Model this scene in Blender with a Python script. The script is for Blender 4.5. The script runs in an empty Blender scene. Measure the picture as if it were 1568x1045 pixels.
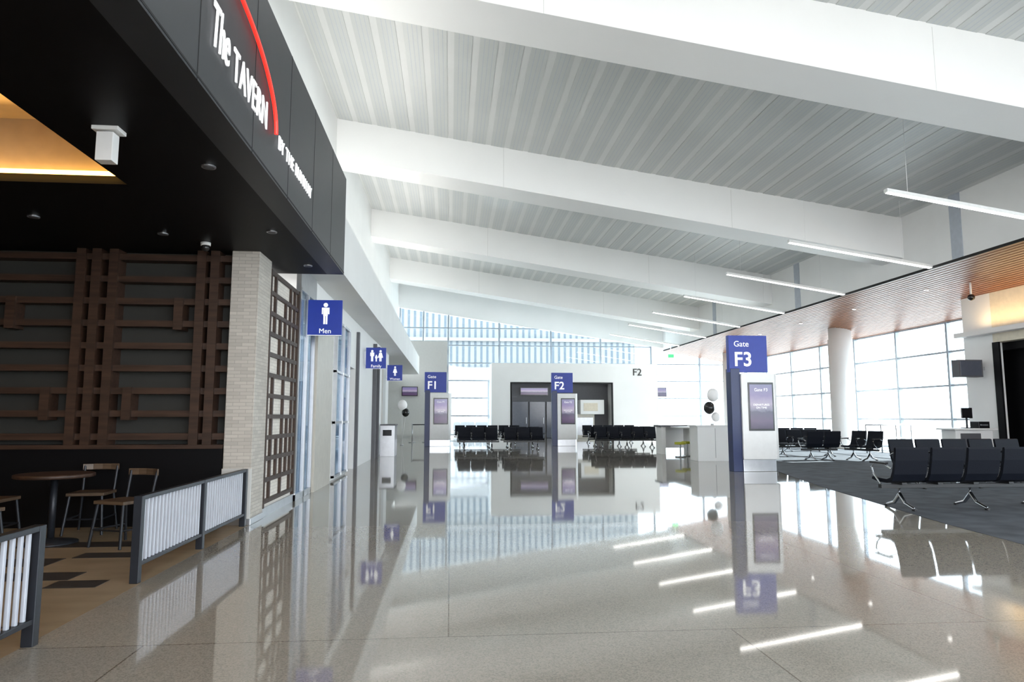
import bpy, math, random
from mathutils import Vector, Matrix
random.seed(4)
S = bpy.context.scene
S.view_settings.view_transform = 'Standard'
S.view_settings.look = 'None'
S.view_settings.exposure = 0.0

# ------------------------------------------------------------------ materials
def mat(name, col, rough=0.5, metal=0.0, emis=0.0, ecol=None, var=0.05, scale=8.0, bump=0.0, spec=None):
    m = bpy.data.materials.new(name); m.use_nodes = True
    nt = m.node_tree; b = nt.nodes["Principled BSDF"]
    b.inputs["Roughness"].default_value = rough
    b.inputs["Metallic"].default_value = metal
    if spec is not None: b.inputs["Specular IOR Level"].default_value = spec
    tc = nt.nodes.new("ShaderNodeTexCoord"); nz = nt.nodes.new("ShaderNodeTexNoise")
    nz.inputs["Scale"].default_value = scale
    nt.links.new(tc.outputs["Object"], nz.inputs["Vector"])
    r = nt.nodes.new("ShaderNodeValToRGB")
    c0 = [max(0, c*(1-var)) for c in col]; c1 = [min(1, c*(1+var)) for c in col]
    r.color_ramp.elements[0].position = .3; r.color_ramp.elements[1].position = .7
    r.color_ramp.elements[0].color = (*c0, 1); r.color_ramp.elements[1].color = (*c1, 1)
    nt.links.new(nz.outputs["Fac"], r.inputs["Fac"]); nt.links.new(r.outputs["Color"], b.inputs["Base Color"])
    if emis > 0:
        b.inputs["Emission Color"].default_value = (*(ecol or col), 1)
        b.inputs["Emission Strength"].default_value = emis
    if bump > 0:
        bp = nt.nodes.new("ShaderNodeBump"); bp.inputs["Strength"].default_value = bump
        bp.inputs["Distance"].default_value = .01
        nt.links.new(nz.outputs["Fac"], bp.inputs["Height"]); nt.links.new(bp.outputs["Normal"], b.inputs["Normal"])
    return m

def math_node(nt, op, a, b=None):
    n = nt.nodes.new("ShaderNodeMath"); n.operation = op
    for i, v in enumerate((a, b)):
        if v is None: continue
        if isinstance(v, (int, float)): n.inputs[i].default_value = v
        else: nt.links.new(v, n.inputs[i])
    return n.outputs[0]

def brick_mat(name, c1, c2, mortar, bw, rh):
    m = mat(name, c1, .8); nt = m.node_tree; b = nt.nodes["Principled BSDF"]
    tc = nt.nodes.new("ShaderNodeTexCoord"); sp = nt.nodes.new("ShaderNodeSeparateXYZ")
    nt.links.new(tc.outputs["Object"], sp.inputs[0])
    xy = math_node(nt, 'ADD', sp.outputs[0], sp.outputs[1])
    cb = nt.nodes.new("ShaderNodeCombineXYZ")
    nt.links.new(xy, cb.inputs[0]); nt.links.new(sp.outputs[2], cb.inputs[1])
    br = nt.nodes.new("ShaderNodeTexBrick")
    br.inputs["Color1"].default_value = (*c1, 1); br.inputs["Color2"].default_value = (*c2, 1)
    br.inputs["Mortar"].default_value = (*mortar, 1); br.inputs["Scale"].default_value = 1
    br.inputs["Brick Width"].default_value = bw; br.inputs["Row Height"].default_value = rh
    br.inputs["Mortar Size"].default_value = .003
    nt.links.new(cb.outputs[0], br.inputs["Vector"]); nt.links.new(br.outputs["Color"], b.inputs["Base Color"])
    bp = nt.nodes.new("ShaderNodeBump"); bp.inputs["Strength"].default_value = .6; bp.inputs["Distance"].default_value = .01
    bp.invert = True
    nt.links.new(br.outputs["Fac"], bp.inputs["Height"]); nt.links.new(bp.outputs["Normal"], b.inputs["Normal"])
    return m

def terrazzo():
    m = mat("terrazzo", (.40, .355, .30), .07); nt = m.node_tree; b = nt.nodes["Principled BSDF"]
    tc = nt.nodes.new("ShaderNodeTexCoord")
    v = nt.nodes.new("ShaderNodeTexVoronoi"); v.inputs["Scale"].default_value = 130
    nt.links.new(tc.outputs["Object"], v.inputs["Vector"])
    r = nt.nodes.new("ShaderNodeValToRGB"); e = r.color_ramp.elements
    e[0].color = (.255, .23, .195, 1); e[1].color = (.37, .335, .285, 1)
    e[0].position = .0; e[1].position = .7
    sp = nt.nodes.new("ShaderNodeSeparateColor"); nt.links.new(v.outputs["Color"], sp.inputs[0])
    nt.links.new(sp.outputs[0], r.inputs["Fac"])
    br = nt.nodes.new("ShaderNodeTexBrick"); br.offset = .5
    br.inputs["Scale"].default_value = 1; br.inputs["Brick Width"].default_value = 3.6; br.inputs["Row Height"].default_value = 4.4
    br.inputs["Mortar Size"].default_value = .005
    br.inputs["Color1"].default_value = (1, 1, 1, 1); br.inputs["Color2"].default_value = (.80, .81, .84, 1)
    br.inputs["Mortar"].default_value = (.5, .47, .43, 1)
    nt.links.new(tc.outputs["Object"], br.inputs["Vector"])
    mx = nt.nodes.new("ShaderNodeMix"); mx.data_type = 'RGBA'; mx.blend_type = 'MULTIPLY'; mx.inputs[0].default_value = 1
    nt.links.new(r.outputs["Color"], mx.inputs[6]); nt.links.new(br.outputs["Color"], mx.inputs[7])
    nt.links.new(mx.outputs[2], b.inputs["Base Color"])
    b.inputs["Roughness"].default_value = .042
    b.inputs["IOR"].default_value = 1.9
    n2 = nt.nodes.new("ShaderNodeTexNoise"); n2.inputs["Scale"].default_value = .6; n2.inputs["Detail"].default_value = 2
    nt.links.new(tc.outputs["Object"], n2.inputs["Vector"])
    bp = nt.nodes.new("ShaderNodeBump"); bp.inputs["Strength"].default_value = .015; bp.inputs["Distance"].default_value = .02
    nt.links.new(n2.outputs["Fac"], bp.inputs["Height"]); nt.links.new(bp.outputs["Normal"], b.inputs["Normal"])
    return m

def stripes(name, ca, cb_, period, axis=0, duty=.5, rough=.6, emis=0):
    m = mat(name, ca, rough); nt = m.node_tree; b = nt.nodes["Principled BSDF"]
    tc = nt.nodes.new("ShaderNodeTexCoord"); sp = nt.nodes.new("ShaderNodeSeparateXYZ")
    nt.links.new(tc.outputs["Object"], sp.inputs[0])
    f = math_node(nt, 'FRACT', math_node(nt, 'DIVIDE', math_node(nt, 'ADD', sp.outputs[axis], 100), period))
    g = math_node(nt, 'GREATER_THAN', f, duty)
    mx = nt.nodes.new("ShaderNodeMix"); mx.data_type = 'RGBA'
    mx.inputs[6].default_value = (*ca, 1); mx.inputs[7].default_value = (*cb_, 1)
    nt.links.new(g, mx.inputs[0]); nt.links.new(mx.outputs[2], b.inputs["Base Color"])
    return m

def screen_mat():
    """departure-board picture: dusk sky over an airfield, procedural, driven by height on the display"""
    m = mat("screen_picture", (.02, .02, .03), .15); nt = m.node_tree; b = nt.nodes["Principled BSDF"]
    tc = nt.nodes.new("ShaderNodeTexCoord"); sp = nt.nodes.new("ShaderNodeSeparateXYZ")
    nt.links.new(tc.outputs["Generated"], sp.inputs[0])
    nz = nt.nodes.new("ShaderNodeTexNoise"); nz.inputs["Scale"].default_value = 9
    nt.links.new(tc.outputs["Object"], nz.inputs["Vector"])
    f = math_node(nt, 'ADD', sp.outputs[2], math_node(nt, 'MULTIPLY', math_node(nt, 'SUBTRACT', nz.outputs["Fac"], .5), .10))
    r = nt.nodes.new("ShaderNodeValToRGB"); e = r.color_ramp.elements
    e[0].position = 0; e[0].color = (.05, .025, .07, 1); e[1].position = 1; e[1].color = (.20, .20, .36, 1)
    for p, c in ((.18, (.09, .045, .12)), (.38, (.06, .045, .10)), (.42, (.18, .17, .25)), (.55, (.42, .36, .48)), (.75, (.24, .19, .38))):
        n = e.new(p); n.color = (*c, 1)
    nt.links.new(f, r.inputs["Fac"]); nt.links.new(r.outputs["Color"], b.inputs["Emission Color"])
    b.inputs["Emission Strength"].default_value = .9
    return m

def wood_mat(name, c0, c1, rough=.45, sc=(1, 12, 12)):
    m = mat(name, c0, rough); nt = m.node_tree; b = nt.nodes["Principled BSDF"]
    tc = nt.nodes.new("ShaderNodeTexCoord"); mp = nt.nodes.new("ShaderNodeMapping"); mp.inputs["Scale"].default_value = sc
    nz = nt.nodes.new("ShaderNodeTexNoise"); nz.inputs["Scale"].default_value = 2; nz.inputs["Detail"].default_value = 5
    nt.links.new(tc.outputs["Object"], mp.inputs[0]); nt.links.new(mp.outputs[0], nz.inputs["Vector"])
    r = nt.nodes.new("ShaderNodeValToRGB"); r.color_ramp.elements[0].position = .35; r.color_ramp.elements[1].position = .65
    r.color_ramp.elements[0].color = (*c0, 1); r.color_ramp.elements[1].color = (*c1, 1)
    nt.links.new(nz.outputs["Fac"], r.inputs["Fac"]); nt.links.new(r.outputs["Color"], b.inputs["Base Color"])
    return m

def glass_mat(name, tint=(.9, .97, 1), refl=.08):
    m = bpy.data.materials.new(name); m.use_nodes = True; nt = m.node_tree
    nt.nodes.remove(nt.nodes["Principled BSDF"]); out = nt.nodes["Material Output"]
    t = nt.nodes.new("ShaderNodeBsdfTransparent"); t.inputs[0].default_value = (*tint, 1)
    g = nt.nodes.new("ShaderNodeBsdfGlossy"); g.inputs["Roughness"].default_value = .03
    mx = nt.nodes.new("ShaderNodeMixShader"); mx.inputs[0].default_value = refl
    nt.links.new(t.outputs[0], mx.inputs[1]); nt.links.new(g.outputs[0], mx.inputs[2]); nt.links.new(mx.outputs[0], out.inputs[0])
    return m

WHITE = mat("white_paint", (.86, .86, .85), .55, var=.02, scale=1)
BEAMW = mat("beam_white", (.89, .89, .88), .5, var=.015, scale=.6)
PANELW = mat("white_panel", (.82, .82, .81), .3, var=.02)
TERR = terrazzo()
DECK = mat("deck_grey", (.55, .57, .56), .34, var=.04, scale=.5)
DECKL = mat("deck_light", (.67, .68, .67), .38, var=.04, scale=.5)
BLACKP = mat("black_paint", (.004, .004, .005), .5, spec=.15)
FASC = mat("charcoal_panel", (.032, .035, .04), .42, metal=.2)
SEAM_SHADOW = mat("seam_and_shadow_dark", (.006, .006, .007), .7)  # panel seams and trim, also the painted shadow line under the right fascia
BRICK = brick_mat("pale_stone_brick", (.44, .41, .365), (.54, .505, .45), (.37, .345, .31), .16, .045)
BRICKL = brick_mat("pale_stone_backing", (.68, .64, .58), (.78, .74, .67), (.55, .51, .46), .16, .045)
WOODS = wood_mat("soffit_wood", (.17, .065, .032), (.30, .125, .065), .38, (12, 1, 12))
WOODD = mat("soffit_gap", (.06, .025, .015), .7)
BROWN = wood_mat("brown_board", (.030, .015, .009), (.056, .028, .017), .5)
BROWND = wood_mat("dark_board", (.03, .015, .009), (.05, .026, .016), .6)
TEAL = mat("dark_slate_wall", (.026, .026, .023), .7, bump=.3, scale=5)
TAN = wood_mat("tan_wood", (.07, .045, .03), (.12, .08, .05), .4)
METAL = mat("brushed_metal", (.55, .56, .58), .3, metal=.9)
CHROME = mat("chrome", (.6, .61, .63), .15, metal=1)
DKMET = mat("dark_metal", (.02, .023, .03), .4, metal=.3)
BARW = mat("pale_bar", (.46, .49, .55), .35)
NAVY = mat("navy_panel", (.008, .022, .10), .35)
BLUE = mat("sign_blue", (.010, .035, .30), .4, emis=.10)
LET = mat("letter_white", (.9, .9, .9), .4, emis=.45)
BLET = mat("letter_black", (.02, .02, .02), .5)
RED = mat("red_neon", (.8, .03, .02), .4, emis=1.3)
SCRN = screen_mat()
SCRB = mat("screen_bezel", (.01, .01, .012), .2)
SCRG = mat("screen_grey", (.10, .11, .14), .15)
SEAT = mat("seat_vinyl", (.0035, .005, .010), .6, bump=.1, scale=60, spec=.18)
ARM = mat("arm_black", (.012, .012, .013), .45)
CARPET = mat("carpet_slate", (.05, .057, .07), .95, var=.35, scale=3, bump=.4)
LEDW = mat("led_white", (1, 1, 1), .5, emis=11, ecol=(1, .97, .92))
LEDY = mat("led_warm", (1, .6, .15), .5, emis=8, ecol=(1, .55, .12))
COVE = mat("cove_paint", (.62, .50, .34), .6)
GLASS = glass_mat("window_glass")
GLASSD = glass_mat("tint_glass", (.55, .65, .75), .25)
MULL = mat("mullion_grey", (.34, .39, .45), .4)
EXTF = stripes("facade_stripe", (.18, .19, .195), (.066, .088, .11), .55, axis=0, duty=.6)
EXTB = mat("facade_band", (.20, .205, .21), .6)
TARM = mat("tarmac", (.55, .55, .54), .9, var=.1, scale=.2)
TAVF = wood_mat("tavern_tile", (.26, .20, .13), (.33, .26, .18), .35, (1, 3, 1))
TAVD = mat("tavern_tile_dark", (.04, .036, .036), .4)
GREYW = mat("grey_panel_wall", (.55, .55, .53), .5, var=.02)
BEIGEP = mat("beige_panel", (.50, .47, .41), .4)
CREAM = mat("cream_plaster", (.75, .68, .55), .6)
YEL = mat("yellow_green_vinyl", (.55, .55, .05), .5)
GREYD = mat("grey_dark", (.10, .10, .11), .5)
DUCT = mat("duct_grey", (.45, .49, .55), .5)
BALW = mat("balloon_white", (.95, .95, .95), .35, emis=.12)  # faint glow added to brighten the white balloons
BALB = mat("balloon_black", (.02, .02, .02), .15)
GREEN = mat("exit_green", (.05, .8, .15), .5, emis=1.5)

# ------------------------------------------------------------------ mesh builder
class G:
    def __init__(s, name, bevel=0.0, smooth=False):
        s.n = name; s.v = []; s.f = []; s.m = []; s.mats = []; s.bevel = bevel; s.smooth = smooth
    def mi(s, m):
        if m not in s.mats: s.mats.append(m)
        return s.mats.index(m)
    def hexa(s, p, m):
        k = len(s.v); s.v += [tuple(q) for q in p]; i = s.mi(m)
        for f in ((0,3,2,1),(4,5,6,7),(0,1,5,4),(1,2,6,5),(2,3,7,6),(3,0,4,7)):
            s.f.append(tuple(k+a for a in f)); s.m.append(i)
        return s
    def box(s, x0, y0, z0, x1, y1, z1, m):
        x0, x1 = sorted((x0, x1)); y0, y1 = sorted((y0, y1)); z0, z1 = sorted((z0, z1))
        return s.hexa([(x0,y0,z0),(x1,y0,z0),(x1,y1,z0),(x0,y1,z0),(x0,y0,z1),(x1,y0,z1),(x1,y1,z1),(x0,y1,z1)], m)
    def prism(s, poly, axis, a, b, m):
        k = len(s.v); n = len(poly); i = s.mi(m)
        for t in (a, b):
            for (p, q) in poly:
                s.v.append({'x': (t, p, q), 'y': (p, t, q), 'z': (p, q, t)}[axis])
        s.f.append(tuple(k+j for j in range(n))[::-1]); s.m.append(i)
        s.f.append(tuple(k+n+j for j in range(n))); s.m.append(i)
        for j in range(n):
            s.f.append((k+j, k+(j+1) % n, k+n+(j+1) % n, k+n+j)); s.m.append(i)
        return s
    def tube(s, pts, r, m, seg=10):
        i = s.mi(m); pts = [Vector(p) for p in pts]; rings = []
        rr = r if isinstance(r, (list, tuple)) else [r]*len(pts)
        for j, p in enumerate(pts):
            d = (pts[min(j+1, len(pts)-1)] - pts[max(j-1, 0)]).normalized()
            up = Vector((0, 0, 1)) if abs(d.z) < .9 else Vector((0, 1, 0))
            a = d.cross(up).normalized(); b = d.cross(a)
            k = len(s.v); rings.append(k)
            for q in range(seg):
                t = 2*math.pi*q/seg; s.v.append(tuple(p + (a*math.cos(t)+b*math.sin(t))*rr[j]))
        for j in range(len(pts)-1):
            for q in range(seg):
                s.f.append((rings[j]+q, rings[j]+(q+1) % seg, rings[j+1]+(q+1) % seg, rings[j+1]+q)); s.m.append(i)
        s.f.append(tuple(rings[0]+q for q in range(seg))[::-1]); s.m.append(i)
        s.f.append(tuple(rings[-1]+q for q in range(seg))); s.m.append(i)
        return s
    def cyl(s, x, y, z0, z1, r, m, seg=24):
        return s.tube([(x, y, z0), (x, y, z1)], r, m, seg)
    def ball(s, c, r, m, sz=1.0, seg=20):
        pts = []; rr = []
        for j in range(13):
            t = math.pi*j/12; pts.append((c[0], c[1], c[2]-r*sz*math.cos(t))); rr.append(max(.002, r*math.sin(t)))
        return s.tube(pts, rr, m, seg)
    def done(s, parent=None, loc=(0, 0, 0), rz=0.0):
        me = bpy.data.meshes.new(s.n); me.from_pydata(s.v, [], s.f)
        for m in s.mats: me.materials.append(m)
        for p, i in zip(me.polygons, s.m): p.material_index = i
        import bmesh
        bm = bmesh.new(); bm.from_mesh(me); bmesh.ops.recalc_face_normals(bm, faces=bm.faces); bm.to_mesh(me); bm.free()
        o = bpy.data.objects.new(s.n, me); S.collection.objects.link(o)
        o.location = loc; o.rotation_euler = (0, 0, rz)
        if s.smooth:
            for p in me.polygons: p.use_smooth = len(p.vertices) == 4
        if s.bevel:
            b = o.modifiers.new("bevel", 'BEVEL'); b.width = s.bevel; b.segments = 2; b.limit_method = 'ANGLE'
        if parent: o.parent = parent
        return o

def text(name, body, size, loc, rot, m, parent=None, ext=.01, align='CENTER', sx=1.0, offset=0.0, shear=0.0, sp=1.0):
    c = bpy.data.curves.new(name, 'FONT'); c.body = body; c.size = size; c.extrude = ext; c.space_character = sp
    c.align_x = align; c.align_y = 'BOTTOM_BASELINE'; c.offset = offset; c.shear = shear
    o = bpy.data.objects.new(name, c); S.collection.objects.link(o); c.materials.append(m)
    o.location = loc; o.rotation_euler = rot; o.scale = (sx, 1, 1)
    if parent: o.parent = parent
    return o
def empty(name, loc=(0, 0, 0)):
    e = bpy.data.objects.new(name, None); S.collection.objects.link(e); e.location = loc; return e
FRONT = (math.pi/2, 0, 0)
SIDE = (math.pi/2, 0, math.pi/2)

# ------------------------------------------------------------------ room shell
XW, XF, XR, YF, YN = -3.41, 14.0, 18.5, 44.0, -8.0
zc = lambda x: 10.1 - .1464*(x-XW)
zb = lambda x: 8.9 - .152*(x-XW)
zs = lambda x: 5.69 - .175*(x-XF)

G("floor").box(-2.5, YN, -.2, 19, YF+.5, 0, TERR).box(-10, 9.2, -.2, -2.5, YF+.5, 0, TERR).done()
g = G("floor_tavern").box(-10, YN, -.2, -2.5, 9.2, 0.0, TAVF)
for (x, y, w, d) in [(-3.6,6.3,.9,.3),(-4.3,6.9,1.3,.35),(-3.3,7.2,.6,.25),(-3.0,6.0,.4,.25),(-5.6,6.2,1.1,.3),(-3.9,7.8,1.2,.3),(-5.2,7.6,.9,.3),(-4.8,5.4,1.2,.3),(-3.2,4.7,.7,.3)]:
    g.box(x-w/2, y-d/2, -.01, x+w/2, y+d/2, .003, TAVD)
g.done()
cp = [(4.6,-3),(5.5,3),(6.06,6.9),(6.25,8.3),(6.6,10.0),(7.2,13),(8.1,16.6),(8.9,19),(9.6,22),(10.2,26),(11,30),(13,33),(16.4,33),(16.4,-3)]
G("floor_carpet").prism(cp, 'z', -.05, .004, CARPET).done()

# ceiling: flat grey planks with narrow lighter joints
g = G("ceiling")
g.prism([(XW-.2, zc(XW-.2)), (XF+.3, zc(XF+.3)), (XF+.3, zc(XF+.3)+.25), (XW-.2, zc(XW-.2)+.25)], 'y', YN, YF+.4, DECKL)
x = XW+.05
while x < XF-.4:
    w = .40
    g.prism([(x, zc(x)-.012), (x+w, zc(x+w)-.012), (x+w, zc(x+w)+.01), (x, zc(x)+.01)], 'y', YN, YF, DECK)
    for k in (1, 2, 3):
        xa = x+w*k/4; g.prism([(xa, zc(xa)-.0125), (xa+.01, zc(xa+.01)-.0125), (xa+.01, zc(xa)), (xa, zc(xa))], 'y', YN, YF, DUCT)
    x += .56
g.done()
for y in (-6.8, 2.0, 10.8, 19.65, 28.45, 37.3):
    g = G("ceiling_beam", bevel=.02)
    g.prism([(XW, zb(XW)), (XF, zb(XF)), (XF, zc(XF)), (XW, zc(XW))], 'y', y, y+1.1, BEAMW)
    for xs in (1.5, 8.5):
        g.box(xs, y-.002, zb(xs), xs+.01, y+1.102, zb(xs)+1.2, GREYW)
    g.done()
G("wall_left_upper").box(XW-.3, YN, 4.7, XW, YF, zc(XW)+.2, WHITE).done()
g = G("wall_left_bulkhead")
g.box(XW, 10.42, 3.85, -1.9, 41, 4.9, WHITE)
g.done()
g = G("wall_left")
g.box(-2.8, 12.7, 0, -2.52, 17.0, 3.85, WHITE).box(-2.8, 17.0, 2.6, -2.52, 18.3, 3.85, WHITE)
g.box(-2.8, 18.3, 0, -2.52, 22.4, 3.85, WHITE).box(-2.8, 22.4, 2.9, -2.52, 23.4, 3.85, WHITE).box(-2.8, 23.4, 0, -2.52, 28, 3.85, WHITE)
g.box(-7, 27.7, 0, -2.8, 28, 3.85, WHITE)
g.box(-2.52, 12.75, 0, -2.44, 14.4, 3.5, BEIGEP)
g.box(-2.52, 18.4, 0, -2.44, 18.55, 3.6, GREYD)
g.box(-2.52, 22.35, 0, -2.40, 22.45, 3.7, GREYD).box(-2.52, 23.35, 0, -2.40, 23.45, 3.7, GREYD)
g.box(-2.52, 25.3, 0, -2.46, 26.2, 3.4, GREYW)
g.done()
G("wall_left_rear").box(-7.3, 28, 0, -7, YF, 4.2, WHITE).box(-7.3, 12.7, 0, -7, 28, 4.2, GREYD).box(-7, 28, 3.85, XW, YF, 4.2, WHITE).done()
for n, (ya, yb, zt) in enumerate([(17.02, 18.28, 2.58), (22.46, 23.34, 2.88)]):
    g = G("door_%d" % (n+1), bevel=.005); g.box(-2.78, ya, 0.01, -2.72, yb, zt, GREYD)
    g.box(-2.72, ya+.1, .9, -2.69, ya+.14, 1.3, METAL).box(-2.72, ya+.3, 1.2, -2.715, yb-.3, zt-.4, SCRG).done()
g = G("window_restroom"); g.box(-2.50, 15.0, .1, -2.48, 16.8, 3.4, GLASSD)
for y in (14.95, 15.9, 16.8): g.box(-2.52, y, .05, -2.44, y+.06, 3.45, METAL)
for z in (.05, 1.2, 2.3, 3.4): g.box(-2.52, 14.95, z, -2.45, 16.86, z+.05, METAL)
g.done()
g = G("wall_far")
g.box(-7.3, YF, 0, -.25, YF+.3, 6.2, GREYW)
g.prism([(XW-.2, zb(XW)-.5), (XR, zb(XR)-.35), (XR, zc(XF)), (XF, zc(XF)+.2), (XW-.2, zc(XW)+.2)], 'y', YF, YF+.3, BEAMW)
g.done()
def winwall(name, plane, c, a0, a1, avals, zvals, topf):
    g = G(name)
    for a in avals:
        zt = topf(a)
        if plane == 'y': g.box(a-.05, c-.08, 0, a+.05, c+.08, zt, MULL)
        else: g.box(c-.08, a-.05, 0, c+.08, a+.05, zt, MULL)
    for z in zvals:
        if plane == 'y':
            e = a1
            while topf(e) < z and e > a0: e -= .25
            if e > a0+.3: g.box(a0, c-.06, z-.035, e, c+.06, z+.035, MULL)
        else: g.box(c-.06, a0, z-.035, c+.06, a1, z+.035, MULL)
    if plane == 'y': g.prism([(a0, 0), (a1, 0), (a1, topf(a1)), (a0, topf(a0))], 'y', c-.005, c+.005, GLASS)
    else: g.box(c-.005, a0, 0, c+.005, a1, topf(a0), GLASS)
    return g.done()
winwall("window_far", 'y', YF+.15, -.2, XR, [-.2, 3.1, 6.5, 9.8, 13.2, 16.5], [.2, 1.4, 2.54, 3.67, 4.8, 5.94, 7.07], lambda x: zb(x)-.4)
winwall("window_far_clerestory", 'y', YF+.16, XW, -.25, [-3.3, -1.8], [7.07], lambda x: zb(x)-.4)
winwall("window_right", 'x', XR, 20.8, YF, [20.8+.05+2.95*k for k in range(8)], [.1, 1.25, 2.5, 3.75, 4.86], lambda y: 4.9)
winwall("window_right_unseen", 'x', XR+.05, YN, 13.0, [-8+2.95*k for k in range(8)], [.1, 1.25, 2.5, 3.75, 4.86], lambda y: 4.9)  # out-of-view windows, added to let daylight into the near end
g = G("wall_right_upper").box(XF, YN, zs(XF)+.04, XF+.3, YF, zc(XF)+.25, WHITE)
for y in (-.4, 8.4, 17.2, 26.0, 34.8): g.box(XF-.02, y, zs(XF)+.04, XF, y+.42, zc(XF), DUCT)
g.done()
g = G("ceiling_soffit_wood")
g.prism([(XF+.05, zs(XF)+.03), (XR+.2, zs(XR+.2)+.02), (XR+.2, zs(XR+.2)+.3), (XF+.05, zs(XF)+.3)], 'y', YN, YF, WOODD)
x = XF
while x < XR:
    g.prism([(x, zs(x)-.03), (x+.105, zs(x+.105)-.03), (x+.105, zs(x+.105)+.03), (x, zs(x)+.03)], 'y', YN, YF, WOODS); x += .14
g.box(XF-.02, YN, zs(XF)-.035, XF+.01, YF, zs(XF)+.04, SEAM_SHADOW)  # dark strip painted in as the shadow line along the fascia's lower edge
g.done()
g = G("wall_right")
g.box(16.7, 19.6, 0, 17.0, 20.8, 5.2, WHITE).box(17.0, 20.5, 0, XR+.2, 20.8, 4.9, WHITE)
g.box(16.7, 13.0, 3.63, 17.0, 19.6, 5.2, CREAM).box(16.7, 12.7, 0, 17.0, 13.0, 5.2, WHITE).box(17.0, 12.7, 0, XR+.2, 13.0, 4.9, WHITE)
g.box(16.4, 13.0, 3.9, 16.7, 20.85, 4.05, WHITE)
g.box(XR, 13.0, 0, XR+.2, 20.8, 4.9, BLACKP).box(17, 13, 3.4, XR, 20.5, 3.63, BLACKP)
g.box(17.3, 13.0, 0, 17.4, 20.5, 3.4, BLACKP)
g.box(16.66, 19.35, 0, 16.72, 19.6, 3.63, BLACKP)
g.done()
for (x, y) in ((17.0, 28.4), (17.0, 40.2), (17.0, 8.0)):
    g = G("round_column", smooth=True)
    zt = zs(x)
    g.tube([(x,y,0),(x,y,.25),(x,y,.26),(x,y,zt-.45),(x,y,zt-.44),(x,y,zt+.1)], [.56,.56,.5,.5,.46,.46], WHITE, 40).done()
    
# ------------------------------------------------------------------ exterior
G("ground").box(-80, -60, -.6, 140, 200, -.3, TARM).done()
g = G("neighbouring_terminal_facade").box(-25, 62, -.3, 17, 70, 15, EXTF)
for z in (0, 4.6, 8.2, 13.5): g.box(-25, 61.7, z, 17, 62, z+(1.2 if z < 5 else .3), EXTB)
g.done()
g = G("service_truck", bevel=.05).box(44, 46, .45, 50, 48.4, 2.9, PANELW).box(50.1, 46.1, .45, 52, 48.3, 2.3, PANELW).box(52, 46.3, 1.3, 52.03, 48.1, 2.1, SCRG)
for x in (45.3, 51): 
    for y in (46.2, 48.2): g.tube([(x, y-.15, .2), (x, y+.15, .2)], .5, ARM, 18)
g.done()

# ------------------------------------------------------------------ tavern (left)
XT = -1.64
g = G("wall_tavern_fascia")
g.box(XT-.25, -4, 3.5, XT, 10.4, 5.0, FASC)
y = -3.0
while y < 10.3:
    g.box(XT-.01, y, 3.5, XT+.002, y+.012, 5.0, SEAM_SHADOW); y += 1.22
g.box(XT-.01, -4, 3.52, XT+.003, 10.4, 3.535, SEAM_SHADOW)
g.done()
G("wall_tavern_end").box(-9, 10.1, 3.62, XT-.26, 10.4, 4.65, BLACKP).box(XW, -3.9, 4.66, XT-.26, 10.4, 4.7, BLACKP).done()
g = G("ceiling_tavern")
g.box(-3.02, -4, 3.5, XT-.25, 10.1, 3.6, BLACKP).box(-9, 6.45, 3.5, -3.02, 10.4, 3.6, BLACKP).box(-3.02, 10.1, 3.5, XT-.25, 10.4, 3.6, BLACKP).box(-9, -4, 3.5, -3.02, 1.0, 3.6, BLACKP)
g.box(-3.02, 1.0, 3.6, -2.95, 6.5, 4.1, COVE).box(-9, 6.45, 3.6, -3.02, 6.52, 4.1, COVE).box(-9, .95, 3.6, -3.02, 1.0, 4.1, COVE)
g.box(-9, 1.0, 4.1, -3.0, 6.5, 4.2, COVE)
g.box(-8.8, 6.36, 3.56, -3.1, 6.40, 3.59, LEDY)
g.done()
G("wall_tavern").box(-9.2, -4, 0, -9, 9.3, 4.2, TEAL).box(-9, -4.2, 0, XT, -4, 4.7, TEAL).done()
g = G("wall_tavern_screen")
g.box(-9, 9.25, 0, -2.82, 9.4, 3.5, TEAL)
g.box(-9, 9.0, 0, -2.86, 9.25, .95, BLACKP).box(-9, 8.97, .95, -2.86, 9.25, 1.0, BROWN)
for i in range(9):
    z = 1.10+.288*i; g.box(-9, 9.06, z-.04, -2.86, 9.24, z+.04, BROWN)
for x in (-3.07, -3.24, -4.33, -4.54, -4.73, -5.9, -6.08, -7.2, -7.4, -7.6): g.box(x-.055, 9.02, 1.0, x+.055, 9.25, 3.5, BROWN)
for (x, i) in ((-5.54,5),(-3.5,5),(-5.05,1),(-4.07,1),(-6.6,5),(-6.9,1)):
    z = 1.10+.288*i; g.box(x-.055, 9.02, z-.08, x+.055, 9.24, z+.33, BROWN)
g.done()
G("brick_column", bevel=.01).box(-2.85, 9.0, .08, -2.50, 9.6, 3.5, BRICK).box(-2.87, 8.98, 0, -2.48, 9.6, .08, METAL).box(-2.86, 8.99, .0, -2.49, 9.0, .7, GREYW).done()
g = G("lattice_screen")
g.box(-2.62, 9.6, 0.12, -2.535, 11.4, 3.4, BRICKL).box(-2.62, 9.6, 0, -2.5, 11.4, .12, METAL)
for k in range(12):
    z = .2+.288*k; g.box(-2.55, 9.6, z-.03, -2.50, 11.4, z+.03, BROWND)
for y in (9.93, 10.25, 10.55, 10.85, 11.12):
    k = 0
    while k < 11:
        n = random.choice((1, 2, 3)); 
        if random.random() < .75: g.box(-2.55, y-.03, .2+.288*k, -2.498, y+.03, .2+.288*min(11, k+n), BROWND)
        k += n
g.box(-2.55, 9.60, .12, -2.49, 9.65, 3.4, BROWND).box(-2.55, 11.34, .12, -2.49, 11.4, 3.4, BROWND)
g.done()
g = G("window_tavern")
g.box(-2.53, 11.45, .1, -2.51, 12.7, 3.5, GLASSD)
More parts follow.
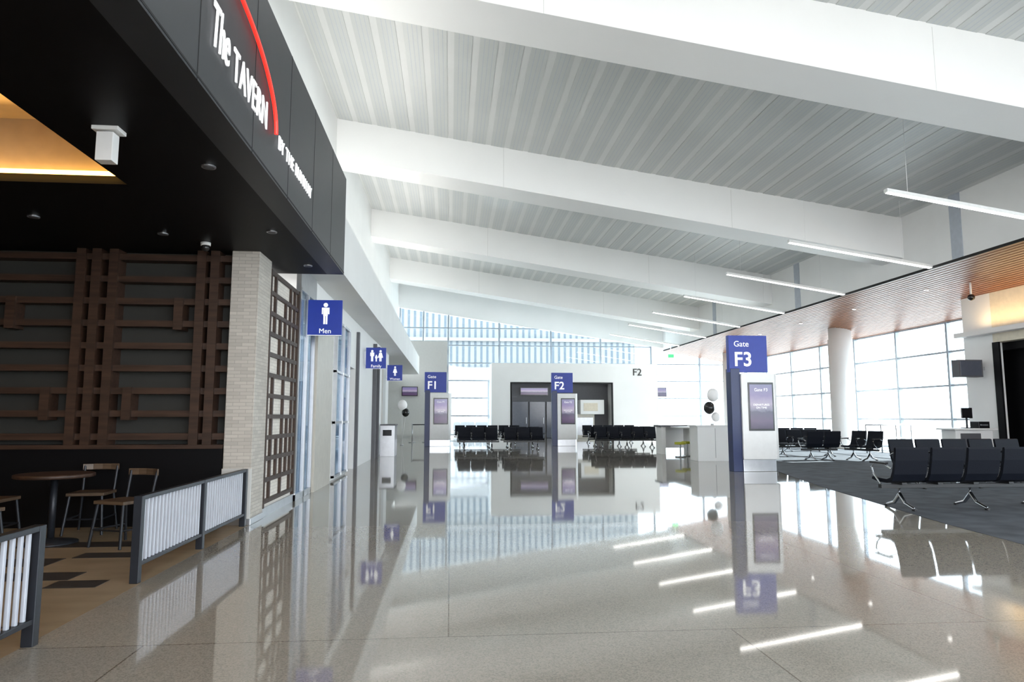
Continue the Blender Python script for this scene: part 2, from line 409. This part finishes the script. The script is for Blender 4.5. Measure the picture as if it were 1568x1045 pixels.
for y in (11.42, 12.05, 12.66): g.box(-2.56, y, 0, -2.48, y+.05, 3.5, METAL)
g.box(-2.56, 11.42, 0, -2.48, 12.7, .1, METAL).box(-2.56, 11.4, 3.45, -2.48, 12.7, 3.85, METAL)
g.done()
# tavern lettering
sg = empty("tavern_sign", (XT+.015, 6, 4))
def st(n, b, s, y, z, sx=1, off=0, sh=0, sp=1.0):
    text(n, b, s, (0, y-6, z-4), SIDE, LET, sg, ext=.006, align='LEFT', sx=sx, offset=off, shear=sh, sp=sp)
st("letters_the", "The", .46, 4.50, 3.86, .50, 0.0, .15)
st("letters_tavern", "TAVERN", .36, 4.96, 3.84, .66, .0, 0, 1.08)
st("letters_tagline", "BY THE RUNWAY", .19, 6.30, 3.84, .92, .0, 0, 1.12)
arc = G("arc")
pts = []
for k in range(29):
    t = math.radians(150 - 150*k/28)
    pts.append((.01, (4.72+1.45*math.cos(t))-6, (3.92+.62*math.sin(t))-4))
arc.tube(pts, .018, RED, 8); arc.done(parent=sg)
g = G("hanging_exit_sign", bevel=.004); g.box(-2.64, 5.12, 3.24, -2.52, 5.22, 3.46, PANELW).box(-2.67, 5.1, 3.47, -2.48, 5.24, 3.5, PANELW).box(-2.60, 5.14, 3.45, -2.56, 5.2, 3.48, METAL).done()
def downlight(x, y, z, r=.06):
    g = G("recessed_downlight", smooth=False); g.tube([(x,y,z-.012),(x,y,z+.0)], r, METAL, 20).tube([(x,y,z-.014),(x,y,z-.011)], r*.75, GREYD, 20).done()
for p in ((-2.1,5.9),(-2.1,8.0),(-4.5,7.6),(-4.9,7.0),(-3.4,8.2),(-6,7.8),(-2.05,9.8)): downlight(p[0], p[1], 3.5)
g = G("security_camera", smooth=True); g.cyl(-3.05, 8.6, 3.46, 3.5, .06, PANELW, 16).ball((-3.05, 8.6, 3.44), .05, BALB).done()
def railing(ya, yb, x, nb):
    g = G("bar_railing", bevel=.004)
    n = nb; 
    for k in range(n+1):
        y = ya+(yb-ya)*k/n; g.box(x-.035, y-.03, 0, x+.035, y+.03, .70, DKMET)
    g.box(x-.03, ya, .665, x+.03, yb, .70, DKMET).box(x-.025, ya, .13, x+.025, yb, .16, DKMET)
    y = ya+.09
    while y < yb-.06:
        g.box(x-.012, y-.012, .16, x+.012, y+.012, .665, BARW); y += .075
    g.done()
railing(6.0, 8.9, -2.55, 2)
railing(1.2, 4.45, -2.47, 2)
def table(x, y, r=.38):
    g = G("round_dining_table", smooth=True)
    g.tube([(x,y,.70),(x,y,.705),(x,y,.735),(x,y,.74)], [r-.01,r,r,r-.01], BROWN, 32).cyl(x, y, .03, .70, .035, DKMET, 14)
    g.tube([(x,y,0),(x,y,.02),(x,y,.06)], [.26,.26,.04], DKMET, 28).done()
def chair(x, y, rz):
    g = G("dining_chair", bevel=.004)
    g.box(-.2, -.2, .44, .2, .2, .475, TAN)
    for sx in (-1, 1):
        g.tube([(sx*.17, -.17, .44), (sx*.21, -.22, 0)], .016, DKMET, 8)
        g.tube([(sx*.21, .24, 0), (sx*.17, .18, .44), (sx*.18, .24, .76)], .016, DKMET, 8)
        g.tube([(sx*.195, -.2, .18), (sx*.195, .21, .18)], .01, DKMET, 8)
    g.tube([(-.195, -.2, .18), (.195, -.2, .18)], .01, DKMET, 8)
    pr = [(-.2,.22),(-.1,.26),(0,.27),(.1,.26),(.2,.22),(.2,.24),(.1,.28),(0,.29),(-.1,.28),(-.2,.24)]
    g.prism(pr, 'z', .71, .78, TAN)
    g.done(loc=(x, y, 0), rz=rz)
table(-4.25, 7.9); table(-5.6, 7.3)
chair(-3.45, 7.75, -.4); chair(-4.95, 8.0, 1.6); chair(-4.55, 7.05, 2.9); chair(-6.3, 7.3, 1.5); chair(-4.2, 8.6, 0.1); chair(-4.9, 6.6, -1.0)

# ------------------------------------------------------------------ restroom signs
def person(g, cx, y, cz, h, female=False):
    r = h*.1
    pts = [(cx+r*math.cos(t*math.pi/8), cz+h*.4+r*math.sin(t*math.pi/8)) for t in range(16)]
    g.prism(pts, 'y', y-.006, y, LET)
    if female:
        g.prism([(cx-.1*h,cz+.27*h),(cx+.1*h,cz+.27*h),(cx+.22*h,cz-.16*h),(cx-.22*h,cz-.16*h)], 'y', y-.006, y, LET)
    else:
        g.box(cx-.17*h, y-.006, cz-.02*h, cx-.115*h, y, cz+.24*h, LET).box(cx+.115*h, y-.006, cz-.02*h, cx+.17*h, y, cz+.24*h, LET)
        g.box(cx-.17*h, y-.006, cz+.2*h, cx+.17*h, y, cz+.28*h, LET)
        g.box(cx-.1*h, y-.006, cz-.1*h, cx+.1*h, y, cz+.24*h, LET)
    g.box(cx-.09*h, y-.006, cz-.48*h, cx-.012*h, y, cz-.08*h, LET).box(cx+.012*h, y-.006, cz-.48*h, cx+.09*h, y, cz-.08*h, LET)
def rsign(y, kind, dx=0):
    e = empty("restroom_sign", (-2.18+dx, y, 3.05))
    g = G("panel", bevel=.004); g.box(-.30, -.03, -.31, .28, .03, .31, BLUE)
    if dx == 0: g.box(-.34, -.02, -.2, -.30, .02, .2, METAL)
    g.box(-.30, -.032, -.31, .28, -.028, -.30, LET)
    if kind == 'Men': person(g, 0, -.03, .07, .38)
    elif kind == 'Women': person(g, 0, -.03, .07, .38, True)
    else:
        person(g, -.12, -.03, .07, .34); person(g, .12, -.03, .07, .34, True); person(g, 0, -.03, .0, .2)
    g.done(parent=e); text("caption", kind, .12, (0, -.035, -.27), FRONT, LET, e, ext=.003)
rsign(11.95, 'Men', .01); rsign(20.2, 'Family'); rsign(27.0, 'Women')

# ------------------------------------------------------------------ gate pylons
def pylon(x, y, lab):
    e = empty("gate_sign_pylon", (x, y, 0))
    g = G("body", bevel=.008)
    g.box(.02, -.08, 0, .26, .22, 2.55, NAVY)
    g.box(0, -.06, 2.46, 1.0, .10, 3.39, BLUE)
    pr = [(.26,-.14),(1.12,-.14),(1.2,-.08),(1.22,.05),(1.2,.18),(1.12,.24),(.26,.24)]
    g.prism(pr, 'z', .30, 2.42, PANELW)
    pr2 = [(.26,-.11),(1.1,-.11),(1.18,.05),(1.1,.21),(.26,.21)]
    g.prism(pr2, 'z', 0, .30, METAL)
    g.box(.42, -.155, 1.0, 1.08, -.13, 2.2, SCRB)
    g.done(parent=e)
    G("display").box(.46, -.16, 1.05, 1.04, -.156, 2.15, SCRN).done(parent=e)
    text("display_heading", "Gate "+lab, .11, (.75, -.162, 1.98), FRONT, LET, e, ext=.001)
    text("display_lines", "DEPARTURES\nON TIME", .07, (.75, -.162, 1.55), FRONT, LET, e, ext=.001)
    text("label_gate", "Gate", .2, (.13, -.07, 3.11), FRONT, LET, e, ext=.004, align='LEFT')
    text("label_number", lab, .50, (.12, -.07, 2.62), FRONT, LET, e, ext=.004, align='LEFT', offset=.008)
pylon(6.95, 16.6, "F3"); pylon(4.67, 31.6, "F2"); pylon(-1.2, 31.6, "F1")

# ------------------------------------------------------------------ F2 structure
y0, y1 = 42.0, 43.7
G("wall_gate_left").box(2.5, y0, 0, 3.65, y1, 4.65, WHITE).done()
G("wall_gate_right").box(10.1, y0, 0, 12.95, y1, 4.65, WHITE).done()
G("wall_gate_header").box(3.65, y0, 3.48, 10.1, y1, 4.65, WHITE).done()
G("wall_gate_back").box(3.65, y1-.2, 0, 10.1, y1, 3.48, GREYD).done()
G("trim_gate_opening").box(3.66, y0-.02, 0, 3.75, y0+.1, 3.39, SEAM_SHADOW).box(10.0, y0-.02, 0, 10.09, y0+.1, 3.39, SEAM_SHADOW).box(3.66, y0-.02, 3.39, 10.09, y0+.1, 3.47, SEAM_SHADOW).done()
for n, xa in enumerate((3.9, 5.0, 6.1)):
    G("door_%d" % (n+3), bevel=.01).box(xa, y1-.28, .01, xa+1.0, y1-.22, 2.3, SCRG).box(xa+.88, y1-.32, .9, xa+.91, y1-.28, 1.3, METAL).done()
text("gate_lettering", "F2", .62, (11.65, 41.98, 3.92), FRONT, BLET, None, ext=.02)
def tv(x, y, z, w, h):
    e = empty("television", (x, y, z))
    G("body", bevel=.005).box(-w/2, -.05, -h/2, w/2, 0, h/2, SCRB).box(-.1, 0, -.1, .1, .1, .1, DKMET).done(parent=e)
    G("display").box(-w/2+.04, -.056, -h/2+.04, w/2-.04, -.052, h/2-.04, SCRN).done(parent=e)
tv(5.3, 43.39, 2.95, 1.8, .5); tv(-2.6, 43.89, 2.95, 1.0, .6); tv(13.6, 43.85, 2.95, 1.0, .6)
g = G("vending_kiosk", bevel=.02); g.box(7.6, 42.5, 0, 9.0, 43.3, 1.5, BEIGEP).box(8.1, 42.4, 1.5, 9.6, 43.3, 2.4, WHITE).box(8.3, 42.38, 1.7, 9.2, 42.4, 2.2, CREAM).box(7.7, 42.48, .2, 8.9, 42.5, 1.3, METAL).done()

# ------------------------------------------------------------------ seating
def seating(x, y, n, rz, name="tandem_airport_seating"):
    g = G(name, bevel=.012)
    p = .56
    prof = [(-.26,.415),(-.24,.455),(-.08,.445),(.10,.44),(.19,.47),(.235,.56),(.28,.74),(.31,.90),(.345,.91),(.355,.88),(.33,.72),(.28,.52),(.22,.42),(.10,.385),(-.1,.385)]
    for k in range(n):
        x0 = k*p
        g.prism(prof[:], 'x', x0+.03, x0+p-.03, SEAT)
    L = n*p
    g.box(-.02, -.03, .30, L+.02, .05, .36, ARM)
    for k in range(n):
        g.box(k*p+p/2-.04, -.12, .355, k*p+p/2+.04, .14, .39, ARM)
    for k in range(n+1):
        xx = k*p
        g.tube([(xx,.26,.60),(xx,.1,.66),(xx,-.12,.66),(xx,-.2,.60),(xx,-.16,.5),(xx,0,.36)], .013, CHROME, 8)
        g.box(xx-.03, -.2, .655, xx+.03, .16, .685, ARM)
    legs = [p*.5, L-p*.5] + ([L/2] if n > 4 else [])
    for lx in legs:
        g.tube([(lx,.01,.32),(lx,.0,.2),(lx,-.12,.08),(lx,-.30,.03)], [.035,.03,.025,.02], CHROME, 10)
        g.tube([(lx,.0,.22),(lx,.12,.09),(lx,.32,.03)], [.03,.025,.02], CHROME, 10)
        for yy in (-.30, .32): g.tube([(lx,yy,.004),(lx,yy,.035)], .035, ARM, 12)
    return g.done(loc=(x, y, 0), rz=rz)
PI = math.pi
seating(6.35+5*.56, 9.75, 5, PI)
seating(6.35+11*.56+.3, 9.75, 5, PI)
seating(8.6, 12.6, 5, 0.0)
seating(.3, 28.3, 3, 0); seating(2.2, 28.3, 3, 0); seating(.3+1.68, 30.3, 3, PI); seating(2.2+1.7, 30.3, 3, PI)
seating(6.3, 29.6, 5, 0); seating(6.3+2.8, 31.0, 5, PI)
seating(.2, 35.0, 6, 0); seating(6.8, 35.0, 5, 0)
seating(11.0, 22.6, 4, 0); seating(10.9+1.12, 20.6, 2, PI); seating(12.5, 20.9, 2, -1.2); seating(11.8, 26.0, 5, 0)

# ------------------------------------------------------------------ gate counter
g = G("gate_counter", bevel=.012)
g.box(7.5, 20.4, 0, 8.55, 21.1, 1.05, WHITE).box(7.45, 20.35, 1.05, 8.6, 21.15, 1.09, PANELW)
g.box(7.6, 24.3, 0, 7.75, 25.0, .98, WHITE).box(9.15, 24.3, 0, 9.3, 25.0, .98, WHITE).box(7.55, 24.2, .98, 9.35, 25.1, 1.04, GREYD)
g.box(7.75, 24.95, .2, 9.15, 25.0, .98, WHITE)
g.box(8.05, 20.395, .1, 8.06, 20.405, 1.0, GREYD)
g.box(7.9, 21.1, .95, 8.5, 24.2, 1.0, PANELW).box(8.4, 21.1, 0, 8.5, 24.3, .95, PANELW)
g.done()
for (x, y) in ((8.15, 23.2), (7.7, 22.6)):
    g = G("padded_stool", bevel=.02, smooth=False); g.tube([(x,y,.42),(x,y,.5)], .19, YEL, 20).cyl(x, y, .04, .42, .03, CHROME, 10).tube([(x,y,0),(x,y,.04)], .18, CHROME, 20).done()
g = G("balloon_bunch", smooth=True)
for (dx, dz, m, r) in ((.05, 2.02, BALW, .18), (-.08, 1.62, BALB, .17), (.12, 1.34, BALW, .13)):
    g.ball((8.05+dx, 20.6, dz), r, m, 1.15); g.tube([(8.05+dx, 20.6, dz-r*1.1), (8.05, 20.6, 1.13)], .004, PANELW, 6)
g.tube([(8.05,20.6,1.092),(8.05,20.6,1.14)], .05, METAL, 12)
g.done()
g = G("balloon_bunch", smooth=True)
for (dx, dz, m, r) in ((.0, 1.9, BALW, .22), (.15, 1.55, BALB, .18)):
    g.ball((-2.3+dx, 33.2, dz), r, m, 1.15); g.tube([(-2.3+dx, 33.2, dz-r*1.1), (-2.3, 33.2, .02)], .006, PANELW, 6)
g.tube([(-2.3,33.2,0),(-2.3,33.2,.05)], .08, METAL, 12); g.done()
g = G("waste_cabinet", bevel=.02); g.box(-2.38, 23.8, 0, -1.9, 24.9, 1.05, METAL).box(-2.39, 23.75, 1.05, -1.88, 24.95, 1.09, GREYD).box(-2.3, 23.79, .7, -2.0, 23.8, .9, SCRB).done()
g = G("stanchion_barrier", smooth=True)
for x in (-2.0, -1.3, -.6):
    g.cyl(x, 36.5, .03, 1.0, .03, METAL, 12).tube([(x,36.5,0),(x,36.5,.03)], .17, METAL, 20)
g.tube([(-2.0,36.5,.93),(-1.3,36.5,.93),(-.6,36.5,.93)], .025, DKMET, 8); g.done()

g = G("boarding_podium", bevel=.012)
g.box(15.1, 19.4, .004, 16.3, 20.0, .95, WHITE).box(15.0, 19.3, .95, 16.4, 20.1, 1.0, PANELW).box(15.25, 19.38, .1, 15.9, 19.4, .85, GREYD)
g.done()
g = G("desk_monitor", bevel=.008); g.box(15.5, 19.6, 1.30, 15.85, 19.64, 1.62, SCRB).box(15.65, 19.62, 1.0, 15.7, 19.66, 1.35, DKMET).box(15.55, 19.55, 1.0, 15.8, 19.75, 1.02, DKMET).done()
g = G("ticket_printer", bevel=.02); g.box(15.95, 19.5, 1.0, 16.3, 19.85, 1.2, SCRB).box(16.0, 19.49, 1.08, 16.25, 19.5, 1.12, METAL).done()
g = G("wall_display_box", bevel=.01); g.box(15.75, 19.9, 2.58, 16.55, 20.2, 3.12, GREYD).box(15.8, 19.89, 2.62, 16.5, 19.9, 3.08, SCRG).box(16.55, 20.0, 2.8, 16.7, 20.1, 2.9, METAL).done()
g = G("jetway_guard_rail", smooth=True)
for x in (15.5, 16.1, 16.7, 17.3): g.cyl(x, 24.5, .004, 1.05, .025, METAL, 10)
g.tube([(15.5,24.5,1.05),(17.3,24.5,1.05)], .03, METAL, 10).tube([(15.5,24.5,.55),(17.3,24.5,.55)], .02, METAL, 10); g.done()

# ------------------------------------------------------------------ linear pendants
for y in (5.1, 9.55, 14.0, 18.45, 22.9, 27.35, 31.8, 36.25, 40.7):
    g = G("linear_pendant_light")
    x0, z0, x1, z1 = 9.64, 6.34, 13.97, 5.68
    def bar(i, w, za, zz, m):
        g.hexa([(x0+i,y-w,z0+za),(x1-i,y-w,z1+za),(x1-i,y+w,z1+za),(x0+i,y+w,z0+za),(x0+i,y-w,z0+zz),(x1-i,y-w,z1+zz),(x1-i,y+w,z1+zz),(x0+i,y+w,z0+zz)], m)
    bar(0, .065, 0, .08, PANELW); bar(.03, .055, -.012, .01, LEDW)
    for t in (.12, .8):
        xx = x0+(x1-x0)*t; zz = z0+(z1-z0)*t; g.tube([(xx, y, zz+.07), (xx, y, zc(xx))], .005, PANELW, 6)
    g.done()
for (x, y) in ((15.3, 16.5), (15.3, 20.5), (15.3, 24.5), (15.3, 28.5), (15.3, 32.5)):
    z = zs(x)-.03; g = G("recessed_downlight"); g.tube([(x,y,z-.01),(x,y,z+.01)], .08, PANELW, 20).tube([(x,y,z-.013),(x,y,z-.009)], .06, LEDW, 20).done()
g = G("ceiling_security_camera", smooth=True); g.cyl(15.6, 19.0, zs(15.6)-.4, zs(15.6), .03, PANELW, 12).ball((15.6, 19.0, zs(15.6)-.48), .1, BALB).done()
g = G("exit_sign", bevel=.004); g.box(13.3, 40.9, 4.95, 13.7, 40.96, 5.2, PANELW).box(13.33, 40.89, 4.98, 13.67, 40.9, 5.17, GREEN).box(13.48, 40.91, 5.2, 13.52, 40.95, zs(XF)+.2, PANELW).done()

# ------------------------------------------------------------------ lights
w = bpy.data.worlds.new("World"); S.world = w; w.use_nodes = True
bg = w.node_tree.nodes["Background"]; bg.inputs[0].default_value = (.93, .96, 1, 1); bg.inputs[1].default_value = 8.0
def area(name, loc, size, sy, power, col, rot):
    l = bpy.data.lights.new(name, 'AREA'); l.shape = 'RECTANGLE'; l.size = size; l.size_y = sy; l.energy = power; l.color = col
    o = bpy.data.objects.new(name, l); S.collection.objects.link(o); o.location = loc; o.rotation_euler = rot; return o
sun = bpy.data.lights.new("sun", 'SUN'); sun.energy = 28; sun.angle = .01; sun.color = (1, .96, .9)
so = bpy.data.objects.new("sun", sun); S.collection.objects.link(so)
so.rotation_euler = Vector((-.80, -.15, -.45)).to_track_quat('-Z', 'Y').to_euler()
for y in (4, 15, 24, 33):
    area("ledge_fill", (-2.65, y, 5.05), .4, 8, 150, (1, .97, .92), (math.pi, math.radians(-35), 0))  # invented fill lamps, added to brighten the ceiling and upper left wall
area("tavern_cove_lamp", (-5.5, 6.1, 3.7), 4.5, .15, 40, (1, .58, .18), (math.radians(-100), 0, 0))
area("tavern_ceiling_lamp", (-5.5, 4.0, 4.05), 3, 3, 30, (1, .72, .4), (0, 0, 0))
area("wall_wash_lamp", (16.3, 17, 4.12), .1, 6, 60, (1, .7, .35), (math.pi, 0, 0))

# ------------------------------------------------------------------ camera
cam = bpy.data.cameras.new("camera"); cam.sensor_width = 36; cam.lens = 24; cam.clip_end = 500
co = bpy.data.objects.new("camera", cam); S.collection.objects.link(co)
co.location = (0, 0, 1.35); co.rotation_euler = (math.radians(90+6.33), 0, math.radians(-5.11))
S.camera = co
